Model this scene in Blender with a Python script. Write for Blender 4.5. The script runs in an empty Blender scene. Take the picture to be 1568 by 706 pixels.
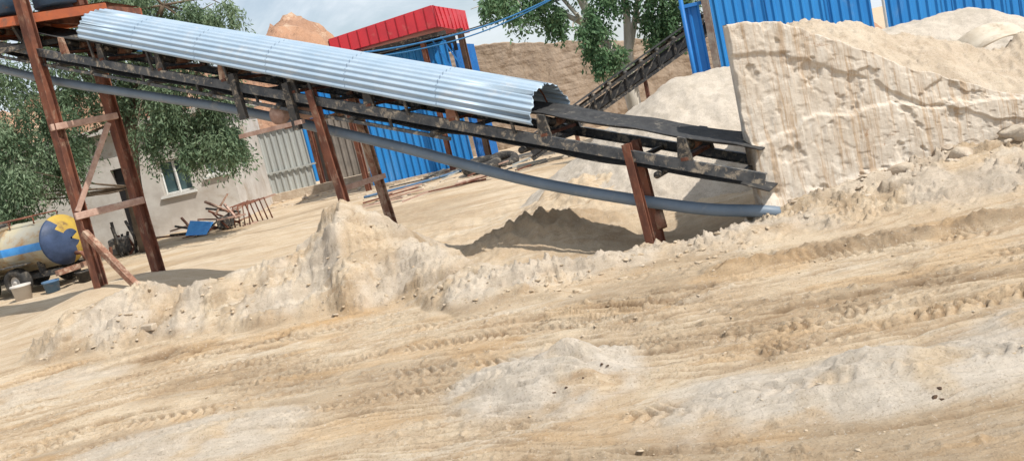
import bpy, math, numpy as np
from mathutils import Vector, Matrix
rng=np.random.default_rng(7)
scene=bpy.context.scene
# ------------------------------------------------------------------ helpers
def link(o,parent=None):
    bpy.context.collection.objects.link(o)
    if parent is not None: o.parent=parent
    return o
def empty(name):
    e=bpy.data.objects.new(name,None); e.empty_display_size=.2
    return link(e)
def mesh_np(name,V,F,mat,parent=None,smooth=False,attrs=None):
    V=np.asarray(V,dtype=np.float32); F=np.asarray(F,dtype=np.int32)
    me=bpy.data.meshes.new(name)
    me.vertices.add(len(V)); me.vertices.foreach_set('co',V.ravel())
    n=F.shape[1]
    me.loops.add(F.size); me.loops.foreach_set('vertex_index',F.ravel())
    me.polygons.add(len(F)); me.polygons.foreach_set('loop_start',np.arange(0,F.size,n,dtype=np.int32))
    me.polygons.foreach_set('loop_total',np.full(len(F),n,dtype=np.int32))
    if smooth: me.polygons.foreach_set('use_smooth',np.ones(len(F),dtype=bool))
    me.update(calc_edges=True)
    if attrs:
        for k,a in attrs.items():
            at=me.attributes.new(k,'FLOAT','POINT'); at.data.foreach_set('value',np.asarray(a,dtype=np.float32).ravel())
    me.materials.append(mat)
    return link(bpy.data.objects.new(name,me),parent)
def mesh_py(name,V,F,mat,parent=None,smooth=False,bevel=0):
    me=bpy.data.meshes.new(name); me.from_pydata([tuple(v) for v in V],[],F); me.update()
    if smooth:
        for p in me.polygons: p.use_smooth=True
    me.materials.append(mat)
    o=link(bpy.data.objects.new(name,me),parent)
    if bevel:
        b=o.modifiers.new('b','BEVEL'); b.width=bevel; b.segments=2; b.limit_method='ANGLE'
    return o
def box(name,c,s,mat,parent=None,rz=0,bevel=0):
    V=[];cz,sz=math.cos(rz),math.sin(rz)
    for i in (-1,1):
        for j in (-1,1):
            for k in (-1,1):
                x,y,z=i*s[0]/2,j*s[1]/2,k*s[2]/2
                V.append((c[0]+x*cz-y*sz,c[1]+x*sz+y*cz,c[2]+z))
    F=[(0,1,3,2),(4,6,7,5),(0,4,5,1),(2,3,7,6),(0,2,6,4),(1,5,7,3)]
    return mesh_py(name,V,F,mat,parent,bevel=bevel)
def frame(a,b,up=(0,0,1)):
    a=Vector(a);b=Vector(b);d=(b-a).normalized();u=Vector(up)
    if abs(d.dot(u))>.95: u=Vector((.5,.86,0))
    r=d.cross(u).normalized();u=r.cross(d).normalized()
    return a,b,r,u
def profile_bar(name,a,b,prof,mat,parent=None,up=(0,0,1),bevel=0):
    a,b,r,u=frame(a,b,up);n=len(prof)
    V=[p+r*x+u*y for p in (a,b) for x,y in prof]
    F=[(i,(i+1)%n,n+(i+1)%n,n+i) for i in range(n)]+[tuple(range(n))[::-1],tuple(range(n,2*n))]
    return mesh_py(name,V,F,mat,parent,bevel=bevel)
def bar(name,a,b,w,h,mat,parent=None,up=(0,0,1),bevel=0):
    return profile_bar(name,a,b,[(-w/2,-h/2),(w/2,-h/2),(w/2,h/2),(-w/2,h/2)],mat,parent,up,bevel)
def ibeam(name,a,b,w,h,t,mat,parent=None,up=(0,0,1)):
    p=[(-w/2,-h/2),(w/2,-h/2),(w/2,-h/2+t),(t/2,-h/2+t),(t/2,h/2-t),(w/2,h/2-t),(w/2,h/2),(-w/2,h/2),(-w/2,h/2-t),(-t/2,h/2-t),(-t/2,-h/2+t),(-w/2,-h/2+t)]
    return profile_bar(name,a,b,p,mat,parent,up)
def channel(name,a,b,w,h,t,mat,parent=None,up=(0,0,1),flip=1):
    p=[(-w/2,-h/2),(w/2,-h/2),(w/2,-h/2+t),(-w/2+t,-h/2+t),(-w/2+t,h/2-t),(w/2,h/2-t),(w/2,h/2),(-w/2,h/2)]
    p=[(x*flip,y) for x,y in p]
    return profile_bar(name,a,b,p,mat,parent,up)
def tube(name,pts,rad,mat,parent=None,n=12,caps=True):
    P=[Vector(p) for p in pts]
    R=rad if hasattr(rad,'__len__') else [rad]*len(P)
    V=[];F=[]
    ref=Vector((0,0,1))
    for i,p in enumerate(P):
        d=(P[min(i+1,len(P)-1)]-P[max(i-1,0)]).normalized()
        rf=ref if abs(d.dot(ref))<.95 else Vector((1,0,0))
        r=d.cross(rf).normalized();u=r.cross(d).normalized()
        for k in range(n):
            t=2*math.pi*k/n; V.append(p+(r*math.cos(t)+u*math.sin(t))*R[i])
    for i in range(len(P)-1):
        for k in range(n):
            F.append((i*n+k,i*n+(k+1)%n,(i+1)*n+(k+1)%n,(i+1)*n+k))
    if caps: F+= [tuple(range(n))[::-1],tuple(range((len(P)-1)*n,len(P)*n))]
    return mesh_py(name,V,F,mat,parent,smooth=True)
def curve_pts(pts,k=8):
    P=[np.array(p,float) for p in pts];P=[2*P[0]-P[1]]+P+[2*P[-1]-P[-2]]
    out=[]
    for i in range(1,len(P)-2):
        for t in np.linspace(0,1,k,endpoint=False):
            a,b,c,d=P[i-1:i+3]
            out.append(.5*((2*b)+(-a+c)*t+(2*a-5*b+4*c-d)*t*t+(-a+3*b-3*c+d)*t**3))
    out.append(P[-2]);return out
_perm=np.random.default_rng(3).permutation(4096)
_ang=np.random.default_rng(4).uniform(0,2*np.pi,4096)
def pn(x,y,seed=0):
    x=np.asarray(x,float);y=np.asarray(y,float)
    xi=np.floor(x).astype(np.int64);yi=np.floor(y).astype(np.int64);xf=x-xi;yf=y-yi
    def g(i,j,dx,dy):
        h=_perm[(_perm[(i+seed*131)&4095]+j)&4095]; a=_ang[h]
        return np.cos(a)*dx+np.sin(a)*dy
    u=xf*xf*xf*(xf*(xf*6-15)+10);v=yf*yf*yf*(yf*(yf*6-15)+10)
    a=g(xi,yi,xf,yf);b=g(xi+1,yi,xf-1,yf);c=g(xi,yi+1,xf,yf-1);d=g(xi+1,yi+1,xf-1,yf-1)
    return ((a+(b-a)*u)*(1-v)+(c+(d-c)*u)*v)*1.5
def fbm(x,y,o=4,seed=0):
    s=0;a=1.
    for i in range(o): s=s+a*pn(x*2**i,y*2**i,seed+i);a*=.5
    return s
def rfbm(x,y,o=4,seed=0):
    s=0;a=1.
    for i in range(o): s=s+a*(1-2*np.abs(pn(x*2**i,y*2**i,seed+i)));a*=.5
    return s
def sm(a,b,t):
    t=np.clip((t-a)/(b-a),0,1);return t*t*(3-2*t)
# ------------------------------------------------------------------ materials
def newmat(name):
    m=bpy.data.materials.new(name);m.use_nodes=True;nt=m.node_tree
    return m,nt,nt.nodes,nt.links,nt.nodes['Principled BSDF']
def noise(nt,scale,detail=5,rough=.6,vec=None,dist=0):
    n=nt.nodes.new('ShaderNodeTexNoise');n.inputs['Scale'].default_value=scale;n.inputs['Detail'].default_value=detail
    n.inputs['Roughness'].default_value=rough;n.inputs['Distortion'].default_value=dist
    if vec is not None: nt.links.new(vec,n.inputs['Vector'])
    return n.outputs['Fac']
def ramp(nt,fac,a,b):
    n=nt.nodes.new('ShaderNodeMapRange');n.inputs['From Min'].default_value=a;n.inputs['From Max'].default_value=b
    n.interpolation_type='SMOOTHSTEP'
    nt.links.new(fac,n.inputs['Value']);return n.outputs['Result']
def mixc(nt,fac,c1,c2):
    n=nt.nodes.new('ShaderNodeMix');n.data_type='RGBA'
    for s,c in ((6,c1),(7,c2)):
        if isinstance(c,tuple): n.inputs[s].default_value=(*c[:3],1)
        else: nt.links.new(c,n.inputs[s])
    if isinstance(fac,(int,float)): n.inputs[0].default_value=fac
    else: nt.links.new(fac,n.inputs[0])
    return n.outputs[2]
def mul(nt,a,b,op='MULTIPLY'):
    n=nt.nodes.new('ShaderNodeMath');n.operation=op
    for i,v in enumerate((a,b)):
        if isinstance(v,(int,float)): n.inputs[i].default_value=v
        else: nt.links.new(v,n.inputs[i])
    return n.outputs[0]
def attr(nt,name):
    n=nt.nodes.new('ShaderNodeAttribute');n.attribute_name=name;return n.outputs['Fac']
def coords(nt,scale=(1,1,1)):
    t=nt.nodes.new('ShaderNodeTexCoord');m=nt.nodes.new('ShaderNodeMapping');m.inputs['Scale'].default_value=scale
    nt.links.new(t.outputs['Object'],m.inputs['Vector']);return m.outputs['Vector']
def bump(nt,b,h,strength,dist):
    n=nt.nodes.new('ShaderNodeBump');n.inputs['Strength'].default_value=strength;n.inputs['Distance'].default_value=dist
    nt.links.new(h,n.inputs['Height']);nt.links.new(n.outputs[0],b.inputs['Normal'])
def surf(name,c1,c2,scale=4,rough=.7,metal=0,c3=None,t3=(.55,.7),s3=2,bstr=.3,bdist=.01,bscale=None,stretch=(1,1,1),spec=.3):
    m,nt,N,L,b=newmat(name);v=coords(nt,stretch)
    col=mixc(nt,ramp(nt,noise(nt,scale,6,.65,v),.35,.65),c1,c2)
    if c3: col=mixc(nt,ramp(nt,noise(nt,s3,8,.7,v,.4),*t3),col,c3)
    L.new(col,b.inputs['Base Color']);b.inputs['Roughness'].default_value=rough;b.inputs['Metallic'].default_value=metal
    b.inputs['Specular IOR Level'].default_value=spec
    bump(nt,b,noise(nt,bscale or scale*6,5,.6,v),bstr,bdist)
    return m
RUST=surf('rusty_steel',(.24,.095,.058),(.12,.052,.038),6,.8,.1,(.36,.25,.18),(.52,.72),9,stretch=(1,1,.5))
RUST2=surf('rusty_steel_pale',(.30,.15,.10),(.18,.09,.06),7,.85,0,(.48,.36,.27),(.45,.65),6)
DUSTW=surf('dusty_timber',(.52,.36,.29),(.38,.24,.19),10,.9,0,(.57,.47,.39))
DARK=surf('dark_steel',(.045,.047,.05),(.08,.075,.07),9,.6,.3,(.36,.30,.23),(.50,.68),12)
RAIL=surf('painted_channel_steel',(.06,.068,.08),(.12,.125,.13),8,.5,.2,(.44,.38,.30),(.50,.66),10)
RUBBER=surf('belt_rubber',(.03,.03,.032),(.05,.05,.05),14,.75,0,(.20,.18,.15),(.55,.75),8)
PIPE=surf('grey_plastic_pipe',(.18,.23,.29),(.15,.195,.25),3,.45,0,(.35,.34,.31),(.56,.8),5,bstr=.08)
GALV=surf('galvanised_sheet',(.38,.47,.56),(.32,.42,.52),2.5,.5,.12,(.48,.51,.53),(.52,.75),3,bstr=.05)
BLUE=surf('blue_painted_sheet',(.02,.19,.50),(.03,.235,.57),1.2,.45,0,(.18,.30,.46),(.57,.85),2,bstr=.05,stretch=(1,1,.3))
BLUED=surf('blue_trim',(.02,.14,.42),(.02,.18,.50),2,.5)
REDP=surf('red_painted_parapet',(.55,.04,.055),(.45,.035,.05),1.5,.5,0,(.55,.16,.14),(.56,.8),3,bstr=.05)
GREYF=surf('grey_sheet',(.44,.46,.44),(.36,.38,.37),1.5,.6,.1,(.38,.30,.22),(.58,.8),2,stretch=(1,1,.3))
PLAST=surf('whitewashed_plaster',(.58,.55,.51),(.46,.42,.38),1.5,.9,0,(.36,.29,.22),(.54,.75),1.2)
MUD=surf('mud_wall_brown',(.34,.26,.19),(.42,.33,.25),.9,.95,0,(.26,.19,.13),(.5,.66),2.5,bstr=.8,bdist=.05,bscale=7)
ORANGE=surf('orange_rust_paint',(.48,.13,.05),(.36,.10,.05),4,.7,0,(.20,.10,.07),(.5,.7),6)
BLACK=surf('dark_opening',(.012,.012,.014),(.02,.02,.022),3,.4)
GLASS=surf('window_glass',(.05,.09,.10),(.10,.16,.17),2,.12,0,spec=.8,bstr=.02)
WHITE=surf('white_frame_paint',(.7,.7,.68),(.6,.6,.57),4,.6)
TANKS=surf('tank_weathered_paint',(.40,.38,.32),(.48,.42,.28),2.5,.5,.1,(.34,.20,.08),(.48,.66),2.2,stretch=(.6,1,1))
TANKB=surf('tank_navy_paint',(.03,.05,.10),(.05,.08,.16),4,.5)
TANKY=surf('tank_yellow_paint',(.50,.34,.06),(.42,.28,.07),4,.6,0,(.2,.13,.06),(.52,.72),5)
TYRE=surf('tyre_rubber',(.03,.03,.03),(.06,.055,.05),10,.85,0,(.22,.19,.15),(.5,.7),7)
DRUM=surf('blue_drum_paint',(.06,.13,.24),(.10,.17,.26),5,.6,0,(.3,.2,.15),(.55,.7),6)
CLOTH=surf('dusty_white_sack',(.50,.42,.32),(.60,.53,.43),6,.95,0,(.30,.23,.16),(.50,.72),5)
CABLE=surf('blue_cable',(.03,.14,.32),(.04,.18,.38),6,.5)
TARP=surf('blue_plastic_tarp',(.05,.25,.62),(.08,.32,.7),6,.5)
BARK=surf('pale_bark',(.66,.62,.55),(.50,.46,.39),3,.9,0,(.30,.25,.2),(.58,.72),5,stretch=(1,1,.4),bstr=.5)
BARKD=surf('brown_bark',(.16,.12,.085),(.10,.075,.055),5,.9)
HILL=surf('red_rock',(.42,.24,.15),(.31,.18,.12),.22,.95,0,(.52,.38,.27),(.5,.66),.35,bstr=.8,bdist=.8,bscale=.7)
def leafmat(name,cols):
    m,nt,N,L,b=newmat(name)
    r=N.new('ShaderNodeValToRGB');L.new(attr(nt,'leaf_tone'),r.inputs[0])
    els=r.color_ramp.elements;els[0].color=(*cols[0],1);els[1].color=(*cols[-1],1)
    for i,c in enumerate(cols[1:-1]): e=els.new((i+1)/(len(cols)-1));e.color=(*c,1)
    L.new(r.outputs[0],b.inputs['Base Color']);b.inputs['Roughness'].default_value=.6;b.inputs['Specular IOR Level'].default_value=.25
    t=N.new('ShaderNodeBsdfTranslucent');L.new(r.outputs[0],t.inputs[0]);mx=N.new('ShaderNodeMixShader');mx.inputs[0].default_value=.35
    L.new(b.outputs[0],mx.inputs[1]);L.new(t.outputs[0],mx.inputs[2]);L.new(mx.outputs[0],N['Material Output'].inputs[0])
    return m
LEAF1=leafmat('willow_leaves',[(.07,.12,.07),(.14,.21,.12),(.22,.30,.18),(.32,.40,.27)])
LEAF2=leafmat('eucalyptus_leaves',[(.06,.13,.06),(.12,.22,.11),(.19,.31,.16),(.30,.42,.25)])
def ground_mat():
    m,nt,N,L,b=newmat('sandy_ground');v=coords(nt)
    vs=coords(nt,(.26,1.9,1))
    col=mixc(nt,ramp(nt,noise(nt,1.3,12,.72,v,.3),.38,.62),(.53,.405,.275),(.62,.505,.365))
    col=mixc(nt,mul(nt,ramp(nt,noise(nt,2.8,13,.8,vs,.7),.50,.62),.7),col,(.40,.275,.165))
    col=mixc(nt,mul(nt,ramp(nt,noise(nt,1.9,11,.78,vs,.2),.52,.64),.65),col,(.67,.59,.475))
    col=mixc(nt,attr(nt,'damp_shade'),col,mixc(nt,ramp(nt,noise(nt,6,8,.78,v),.4,.6),(.38,.275,.175),(.26,.185,.115)))  # damp soil, plus shade painted on berm foot, ledges and ridge face
    col=mixc(nt,attr(nt,'pale'),col,mixc(nt,ramp(nt,noise(nt,5,11,.78,v),.38,.62),(.62,.55,.465),(.49,.43,.355)))
    col=mixc(nt,attr(nt,'ochre'),col,(.56,.36,.18))
    col=mixc(nt,mul(nt,attr(nt,'rut_shade'),.8),col,(.21,.135,.075))  # groove shade painted into the soil colour as dark brown
    col=mixc(nt,mul(nt,ramp(nt,noise(nt,75,3,.75,v),.53,.68),.55),col,(.24,.18,.12))
    col=mixc(nt,mul(nt,ramp(nt,noise(nt,48,4,.75,v),.56,.72),.5),col,(.75,.69,.60))
    L.new(col,b.inputs['Base Color']);b.inputs['Roughness'].default_value=.95;b.inputs['Specular IOR Level'].default_value=.1
    h=mul(nt,mul(nt,noise(nt,22,8,.8,v),1.),mul(nt,noise(nt,90,4,.75,v),.5),'ADD')
    bump(nt,b,h,.85,.022)
    return m
GROUND=ground_mat()
CLOD=surf('dry_clod',(.54,.44,.32),(.44,.34,.23),5,.95,0,(.60,.52,.42),(.5,.7),8,bstr=.9,bdist=.015,bscale=40)
STONE=surf('pale_rubble_stone',(.53,.45,.35),(.43,.34,.255),4,.95,0,(.61,.54,.45),(.5,.7),5,bstr=.9,bdist=.03,bscale=18)
def slab_mat():
    m,nt,N,L,b=newmat('rough_concrete_slab');v=coords(nt);vd=coords(nt,(7,1,.38))
    col=mixc(nt,ramp(nt,noise(nt,2.2,10,.72,v,.3),.38,.62),(.58,.51,.425),(.69,.62,.53))
    col=mixc(nt,mul(nt,ramp(nt,noise(nt,2.2,9,.78,vd,.2),.50,.60),.75),col,(.46,.33,.215))
    col=mixc(nt,mul(nt,ramp(nt,noise(nt,4,8,.75,vd),.53,.66),.65),col,(.74,.70,.63))
    col=mixc(nt,mul(nt,ramp(nt,noise(nt,1.7,9,.78,v,.6),.62,.68),.7),col,(.32,.18,.10))
    col=mixc(nt,mul(nt,ramp(nt,noise(nt,60,4,.75,v),.56,.7),.4),col,(.34,.26,.19))
    L.new(col,b.inputs['Base Color']);b.inputs['Roughness'].default_value=.95;b.inputs['Specular IOR Level'].default_value=.1
    bump(nt,b,mul(nt,noise(nt,16,9,.8,v),mul(nt,noise(nt,70,4,.75,v),.5),'ADD'),.7,.018)
    return m
SLAB=slab_mat()
# ------------------------------------------------------------------ terrain
RX=[-5.7,-5.2,-5.0,-4.36,-3.5,-2.85,-2.15,-1.7,-1.25,-.66,-.36,0,.4,.78,1.2,1.76,2.3,3.2,4,5,8]
RY=[10,10,9.95,10,9.6,9.6,9.8,9.5,9.4,8.6,8.0,7.7,7.6,7.7,7.8,7.6,7.9,7.9,7.9,7.9,7.9]
RZ=[0,.28,.42,.50,.43,.46,.62,.96,.58,.34,.24,.19,.13,.13,.11,.09,.12,.2,.25,.34,.4]
FX=[-5.7,-5.4,-4.4,-3.8,-3.1,-2.5,-1.8,-1.1,-.6,-.05,.4,.86,1.36,2.05,2.9,4,8]
FY=[9.5,9.3,8.93,9.05,8.65,8.43,8.3,7.95,7.22,7.04,6.97,7.15,7.1,6.9,6.7,6.6,6.4]
GX=[-12,-8,-4.4,-3,-1.2,.4,1.9,3.5,8]
GY=[4.6,5.9,7.0,7.35,7.15,6.6,6.3,6.0,5.1]
WX=[2.3,2.7,3.1,3.9,4.8,5.6,7]; WZ=[1.84,1.78,1.58,1.08,.62,.33,.2]
CX=[2.3,2.6,2.9,3.3,3.74,4.3,4.7,5.2,5.6,7,10]; CZ=[1.5,1.76,1.76,1.70,1.58,1.34,1.16,.98,1.15,1.3,1.0]
def terrain(x,y):
    x=np.asarray(x,float);y=np.asarray(y,float)
    near=sm(15,11,y)*sm(-9,-6.5,x)*sm(9.5,7,x)
    wx=x+.12*fbm(x*1.3,y*1.3,3,11);wy=y+.12*fbm(x*1.3,y*1.3,3,15)
    z=.04*pn(x*.3,y*.3,1)+.008*fbm(x*.9,y*.9,3,2)
    z=z*sm(2,6,np.hypot(x,y)+2)
    w=y-np.interp(x,GX,GY)+.18*pn(x*.45,y*.35,5)+.05*pn(x*1.7,y*1.2,6)
    front=sm(.2,-.35,y-np.interp(x,FX,FY))
    flat=front*near
    amp=.5+.7*sm(-.2,.45,pn(x*.5,y*.9,30))
    n1=pn(x*.42+3,w*4.2,21);n2=pn(x*.8,w*9+x*.9,22);n3=pn(x*1.6,w*19-x*1.2,23);n4=pn(x*3.5,w*34,24)
    g=lambda n,k:np.exp(-(n/k)**2)
    m1=sm(-.35,.15,pn(x*1.0,y*2.2,36));m2=sm(-.25,.3,pn(x*.9,y*1.1,31));m3=sm(-.2,.2,pn(x*1.3,y*1.6,32))
    jag=1+.8*pn(x*9,w*9,37)
    z=z+flat*amp*(-.040*g(n1,.05)*m1*jag-.027*g(n2,.075)*m2*jag-.018*g(n3,.12)*m3+.007*n4+.006*n1
        +.012*np.tanh(n2*18)*m3*.6+.008*np.tanh(n3*14)*m2+.011*np.tanh(n1*24)*(1-m2))
    rut_shade=flat*np.clip(g(n1,.065)*.95*m1*jag+g(n2,.08)*.7*m2*jag+g(n3,.12)*.5*m3,0,1)*np.clip(amp,0,1.1)  # mask for shade painted in the grooves
    st=sm(.0,.15,pn(x*.32,w*1.5,33));ss=np.sin(2*np.pi*(w+.03*pn(x*1.5,w*3,34))/.066)
    z=z+flat*st*.008*np.tanh(3*ss)*(1+.8*pn(x*7,w*7,35));rut_shade=np.maximum(rut_shade,flat*st*.6*sm(-.1,-.8,ss)*sm(-.5,.1,pn(x*3,w*6,38)))
    z=z+flat*.004*rfbm(x*7,w*12,4,40)
    cr=fbm(x*13,w*20,4,45);crm=sm(.0,.3,pn(x*.8,w*2.2,46));z=z+flat*.036*np.maximum(cr-.22,0)*crm
    rut_shade=np.maximum(rut_shade,flat*crm*.4*sm(.05,.2,cr)*sm(.3,.2,cr))
    tread=0
    for wc,hw,per,a,s0 in ((-.02,.12,.07,.024,50),(-.62,.09,.065,.020,53),(-1.25,.12,.08,.026,52),(-1.6,.10,.07,.022,57),(-2.35,.12,.085,.022,54),(.5,.10,.08,.022,55)):
        q=(w-wc-.05*pn(x*1.2,x*0,s0+9));band=np.exp(-(q/hw)**4)
        m=sm(-.02,.12,pn(x*.5,np.full_like(x,wc*3+.4),s0))*sm(-.4,.05,pn(x*5,w*6,s0+20))
        ph=np.sin(2*np.pi*(x+.7*np.abs(q))/per+2.0*pn(x*2.3,y*2.3,58));lug=np.tanh(3.5*ph)
        z=z+flat*band*m*(a*.5*lug*(1+.6*pn(x*12,w*12,s0+30))-.010);tread=np.maximum(tread,flat*band*m*sm(-.1,-.7,ph))
    rut_shade=np.maximum(rut_shade,tread*.75)
    rd=w-.12-.07*pn(x*2.5,y*0,60)
    rdg=near*sm(.9,1.7,x)*sm(-.10,.0,rd)*sm(.5,.05,rd)
    z=z+rdg*.075*(1+.4*pn(x*5,y*5,61)+.4*np.maximum(fbm(x*11,y*13,3,62),-.2))
    yf=np.interp(wx,FX,FY)+.12*pn(x*2.2,y*0+3,70)+.05*pn(x*6,y*0+3,71);yr=np.interp(wx,RX,RY);zr=np.interp(wx,RX,RZ)
    t=np.clip((wy-yf)/(yr-yf),0,1)
    fr=zr*(.48*np.sin(t*np.pi/2)**.8+.52*sm(.0,1,t))
    bk=zr*np.clip(1-(wy-yr)/(zr*1.6+.35),0,1)**1.1
    b=np.where(wy<yr,fr,bk)
    bm=sm(0,.10,b);q3=y*2.0+b*2.2
    lump=.016*rfbm(x*1.5,q3*.8,3,72)+.020*fbm(x*4.5,q3*2.6,4,73)+.05*np.maximum(fbm(x*14,q3*7,4,74)-.08,0)*(.4+1.2*sm(-.3,.4,pn(x*1.5,q3,77)))
    z=z+b+bm*lump-bm*.03
    sh=pn(x*.9,q3*1.3,75);z=z+bm*.06*sm(-.02,.04,sh)-bm*.03
    shelf=bm*np.exp(-((sh+.03)/.04)**2)  # berm ledge edges, darkened later as painted shade
    z=z+.33*np.exp(-(((x+5.6)/1.3)**2+((y-12.6)/1.2)**2))
    z=z+.16*np.exp(-(((x+1.5)/.7)**2+((y-10.6)/.6)**2))
    z=z-.16*np.exp(-(((x-1.5)/.8)**2+((y-8.8)/.6)**2))
    hump=np.exp(-(((x-.30)/.85)**2+((y-9.6)/.5)**2));z=z+hump*(.27+.05*rfbm(x*2.6,y*2.6,3,80)+.05*fbm(x*9,y*9,3,88))
    h2=np.exp(-(((x-1.1)/.9)**2+((y-11.3)/.8)**2));z=z+h2*(.42+.1*fbm(x*3,y*3,4,81))
    midy=sm(8.2,9.0,y)*sm(16,12,y)*sm(-3,-1.5,x)*sm(4,2.2,x);z=z+midy*(.015*rfbm(x*4,y*4,4,87)+.02*fbm(x*2,y*2,3,89))
    yard=sm(12,14,y)*sm(34,28,y);z=z+yard*(.015*rfbm(x*.9,y*2.0,4,78))
    sx,sy,ex,ey=2.75,12.4,7.,12.8;L2=(ex-sx)**2+(ey-sy)**2
    tt=np.clip(((x-sx)*(ex-sx)+(y-sy)*(ey-sy))/L2,0,1);d=np.hypot(x-sx-tt*(ex-sx),y-sy-tt*(ey-sy))
    heap=1.46-.55*np.sqrt(d*d+.06)+.05*fbm(x*1.6,y*1.6,4,82)+.05*tt+.015*rfbm(x*3,y*3+x,4,86)
    z=np.maximum(z,heap)
    q=(x-2.36-(y-8)*.20);edge=sm(0,.35,q)
    zw=np.interp(x,WX,WZ)-.06;zc=np.interp(x,CX,CZ)
    ph=np.where(y<8.9,zw+(zc-zw)*np.clip((y-8.2)/.7,0,1)**.8,zc-(y-8.9)*.45)
    sb=sm(8.18,8.4,y)
    ph=ph*sm(8.10,8.16,y)*edge+edge*sb*(.05*fbm(x*3,y*3,4,83)+.012*rfbm(x*6,y*6,4,84)+.035*np.maximum(fbm(x*16,y*16,3,85),0))
    z=np.where((y>8.08)&(q>0),np.maximum(z,ph),z)
    def mound(cx,cy,rx,ry,h,ang,seed):
        ca,sa=math.cos(ang),math.sin(ang);u=((x-cx)*ca+(y-cy)*sa)/rx;v=(-(x-cx)*sa+(y-cy)*ca)/ry
        rr=np.sqrt(u*u+v*v)+.18*fbm(x*2.0,y*2.0,5,seed)
        k=sm(1,.0,rr)
        fing=pn((x*.75+y*.95)*4.2+.5*pn(x*2,y*2,seed+3),(y-x)*1.1,seed+5)
        f2=pn((x*.75+y*.95)*9+.5*pn(x*3,y*3,seed+4),(y-x)*2.,seed+6)
        return k*h*(1+.8*np.maximum(fing,-.25)+.3*f2)+k*.008*fbm(x*9,y*9,3,seed+7),sm(1.08,.7,rr)
    ms=[mound(0,5.0,.70,.62,.15,-.35,90),mound(1.45,3.95,1.15,.47,.085,-.12,91),mound(2.6,4.15,.6,.35,.05,0,94),mound(-2.35,5.45,1.0,.5,.035,-.1,92),mound(-4.6,7.9,.9,.5,.03,0,93)]
    pm=0;pc=0
    for (h,k),f in zip(ms,(.95,.9,.8,.7,.5)): z=z*(1-.45*k)+h; pm=np.maximum(pm,k);pc=np.maximum(pc,k*f)
    rut_shade=rut_shade*(1-.85*pm)
    far=sm(40,120,np.hypot(x,y));z=z*(1-far)
    foot_shade=np.exp(-((wy-yf-.10)/.12)**2)*sm(2.5,1.,x)*sm(-6,-5.3,x)*sm(-.4,.2,pn(x*1.1,y*0,104))  # painted shade below the berm lip, a dark strip along its foot
    pale=np.clip(np.maximum.reduce([pc*sm(-.9,.0,fbm(x*2.5,y*2.5,4,96)),bm*.65*sm(-.4,.4,fbm(x*1.5,y*1.5,4,95)),np.where(heap>=z-.001,1.,0.)*.95,edge*sm(8.1,8.2,y)*.45*(y<13)]),0,1)
    damp_shade=np.clip(np.maximum.reduce([hump*.8,.6*np.exp(-(((x-1.4)/1.1)**2+((y-8.7)/.7)**2)),.5*sm(.0,.5,fbm(x*.35,w*1.1,4,97))*front,foot_shade*.75,rdg*.9*sm(.25,-.02,rd)]),0,1)*(1-pm*.8)  # hump, pit and patches are damp; berm foot and ridge face are painted shade
    damp_shade=np.maximum(damp_shade,.5*sm(.1,.45,pn(x*.35,y*.9,98))*sm(12,14,y)*sm(32,25,y))
    damp_shade=np.maximum(damp_shade,bm*.5*sm(-.05,.45,fbm(x*2,q3,4,99)));damp_shade=np.maximum(damp_shade,shelf*.7)
    pale=pale*(1-np.clip(hump,0,1)*.8)
    ochre=np.clip(.75*np.exp(-(((x+1.95)/.75)**2+((y-8.1)/.16)**2))+.35*sm(.15,.5,fbm(x*.9,w*2.2,3,101))*front+.2*sm(.2,.5,pn(x*.5,y*1.2,102))*sm(12,16,y),0,1)*(1-pm)
    return z,pale,damp_shade,ochre,rut_shade
def gz(x,y): return float(terrain(np.array([x]),np.array([y]))[0][0])
ys=[2.3]
while ys[-1]<12.: ys.append(ys[-1]*1.0023)
while ys[-1]<42: ys.append(ys[-1]*1.009)
while ys[-1]<900: ys.append(ys[-1]*1.12)
yb=list(-np.geomspace(.5,400,24)[::-1])+list(np.linspace(0,2.2,34))
ys=np.array(yb+ys)
ui=np.linspace(-1.06,1.06,760);uo=np.geomspace(1.075,90,50);us=np.concatenate([-uo[::-1],ui,uo])
sY=np.sqrt(4+(.62*np.clip(ys,-60,900))**2)
X=us[None,:]*sY[:,None];Yg=np.repeat(ys[:,None],len(us),1)
Z,pa,da,oc,ru=terrain(X.ravel(),Yg.ravel())
nr,nc=X.shape;idx=np.arange(nr*nc).reshape(nr,nc)
F=np.stack([idx[:-1,:-1],idx[:-1,1:],idx[1:,1:],idx[1:,:-1]],-1).reshape(-1,4)
mesh_np('sandy_ground',np.stack([X.ravel(),Yg.ravel(),Z],1),F,GROUND,smooth=True,attrs={'pale':pa,'damp_shade':da,'ochre':oc,'rut_shade':ru})
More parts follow.
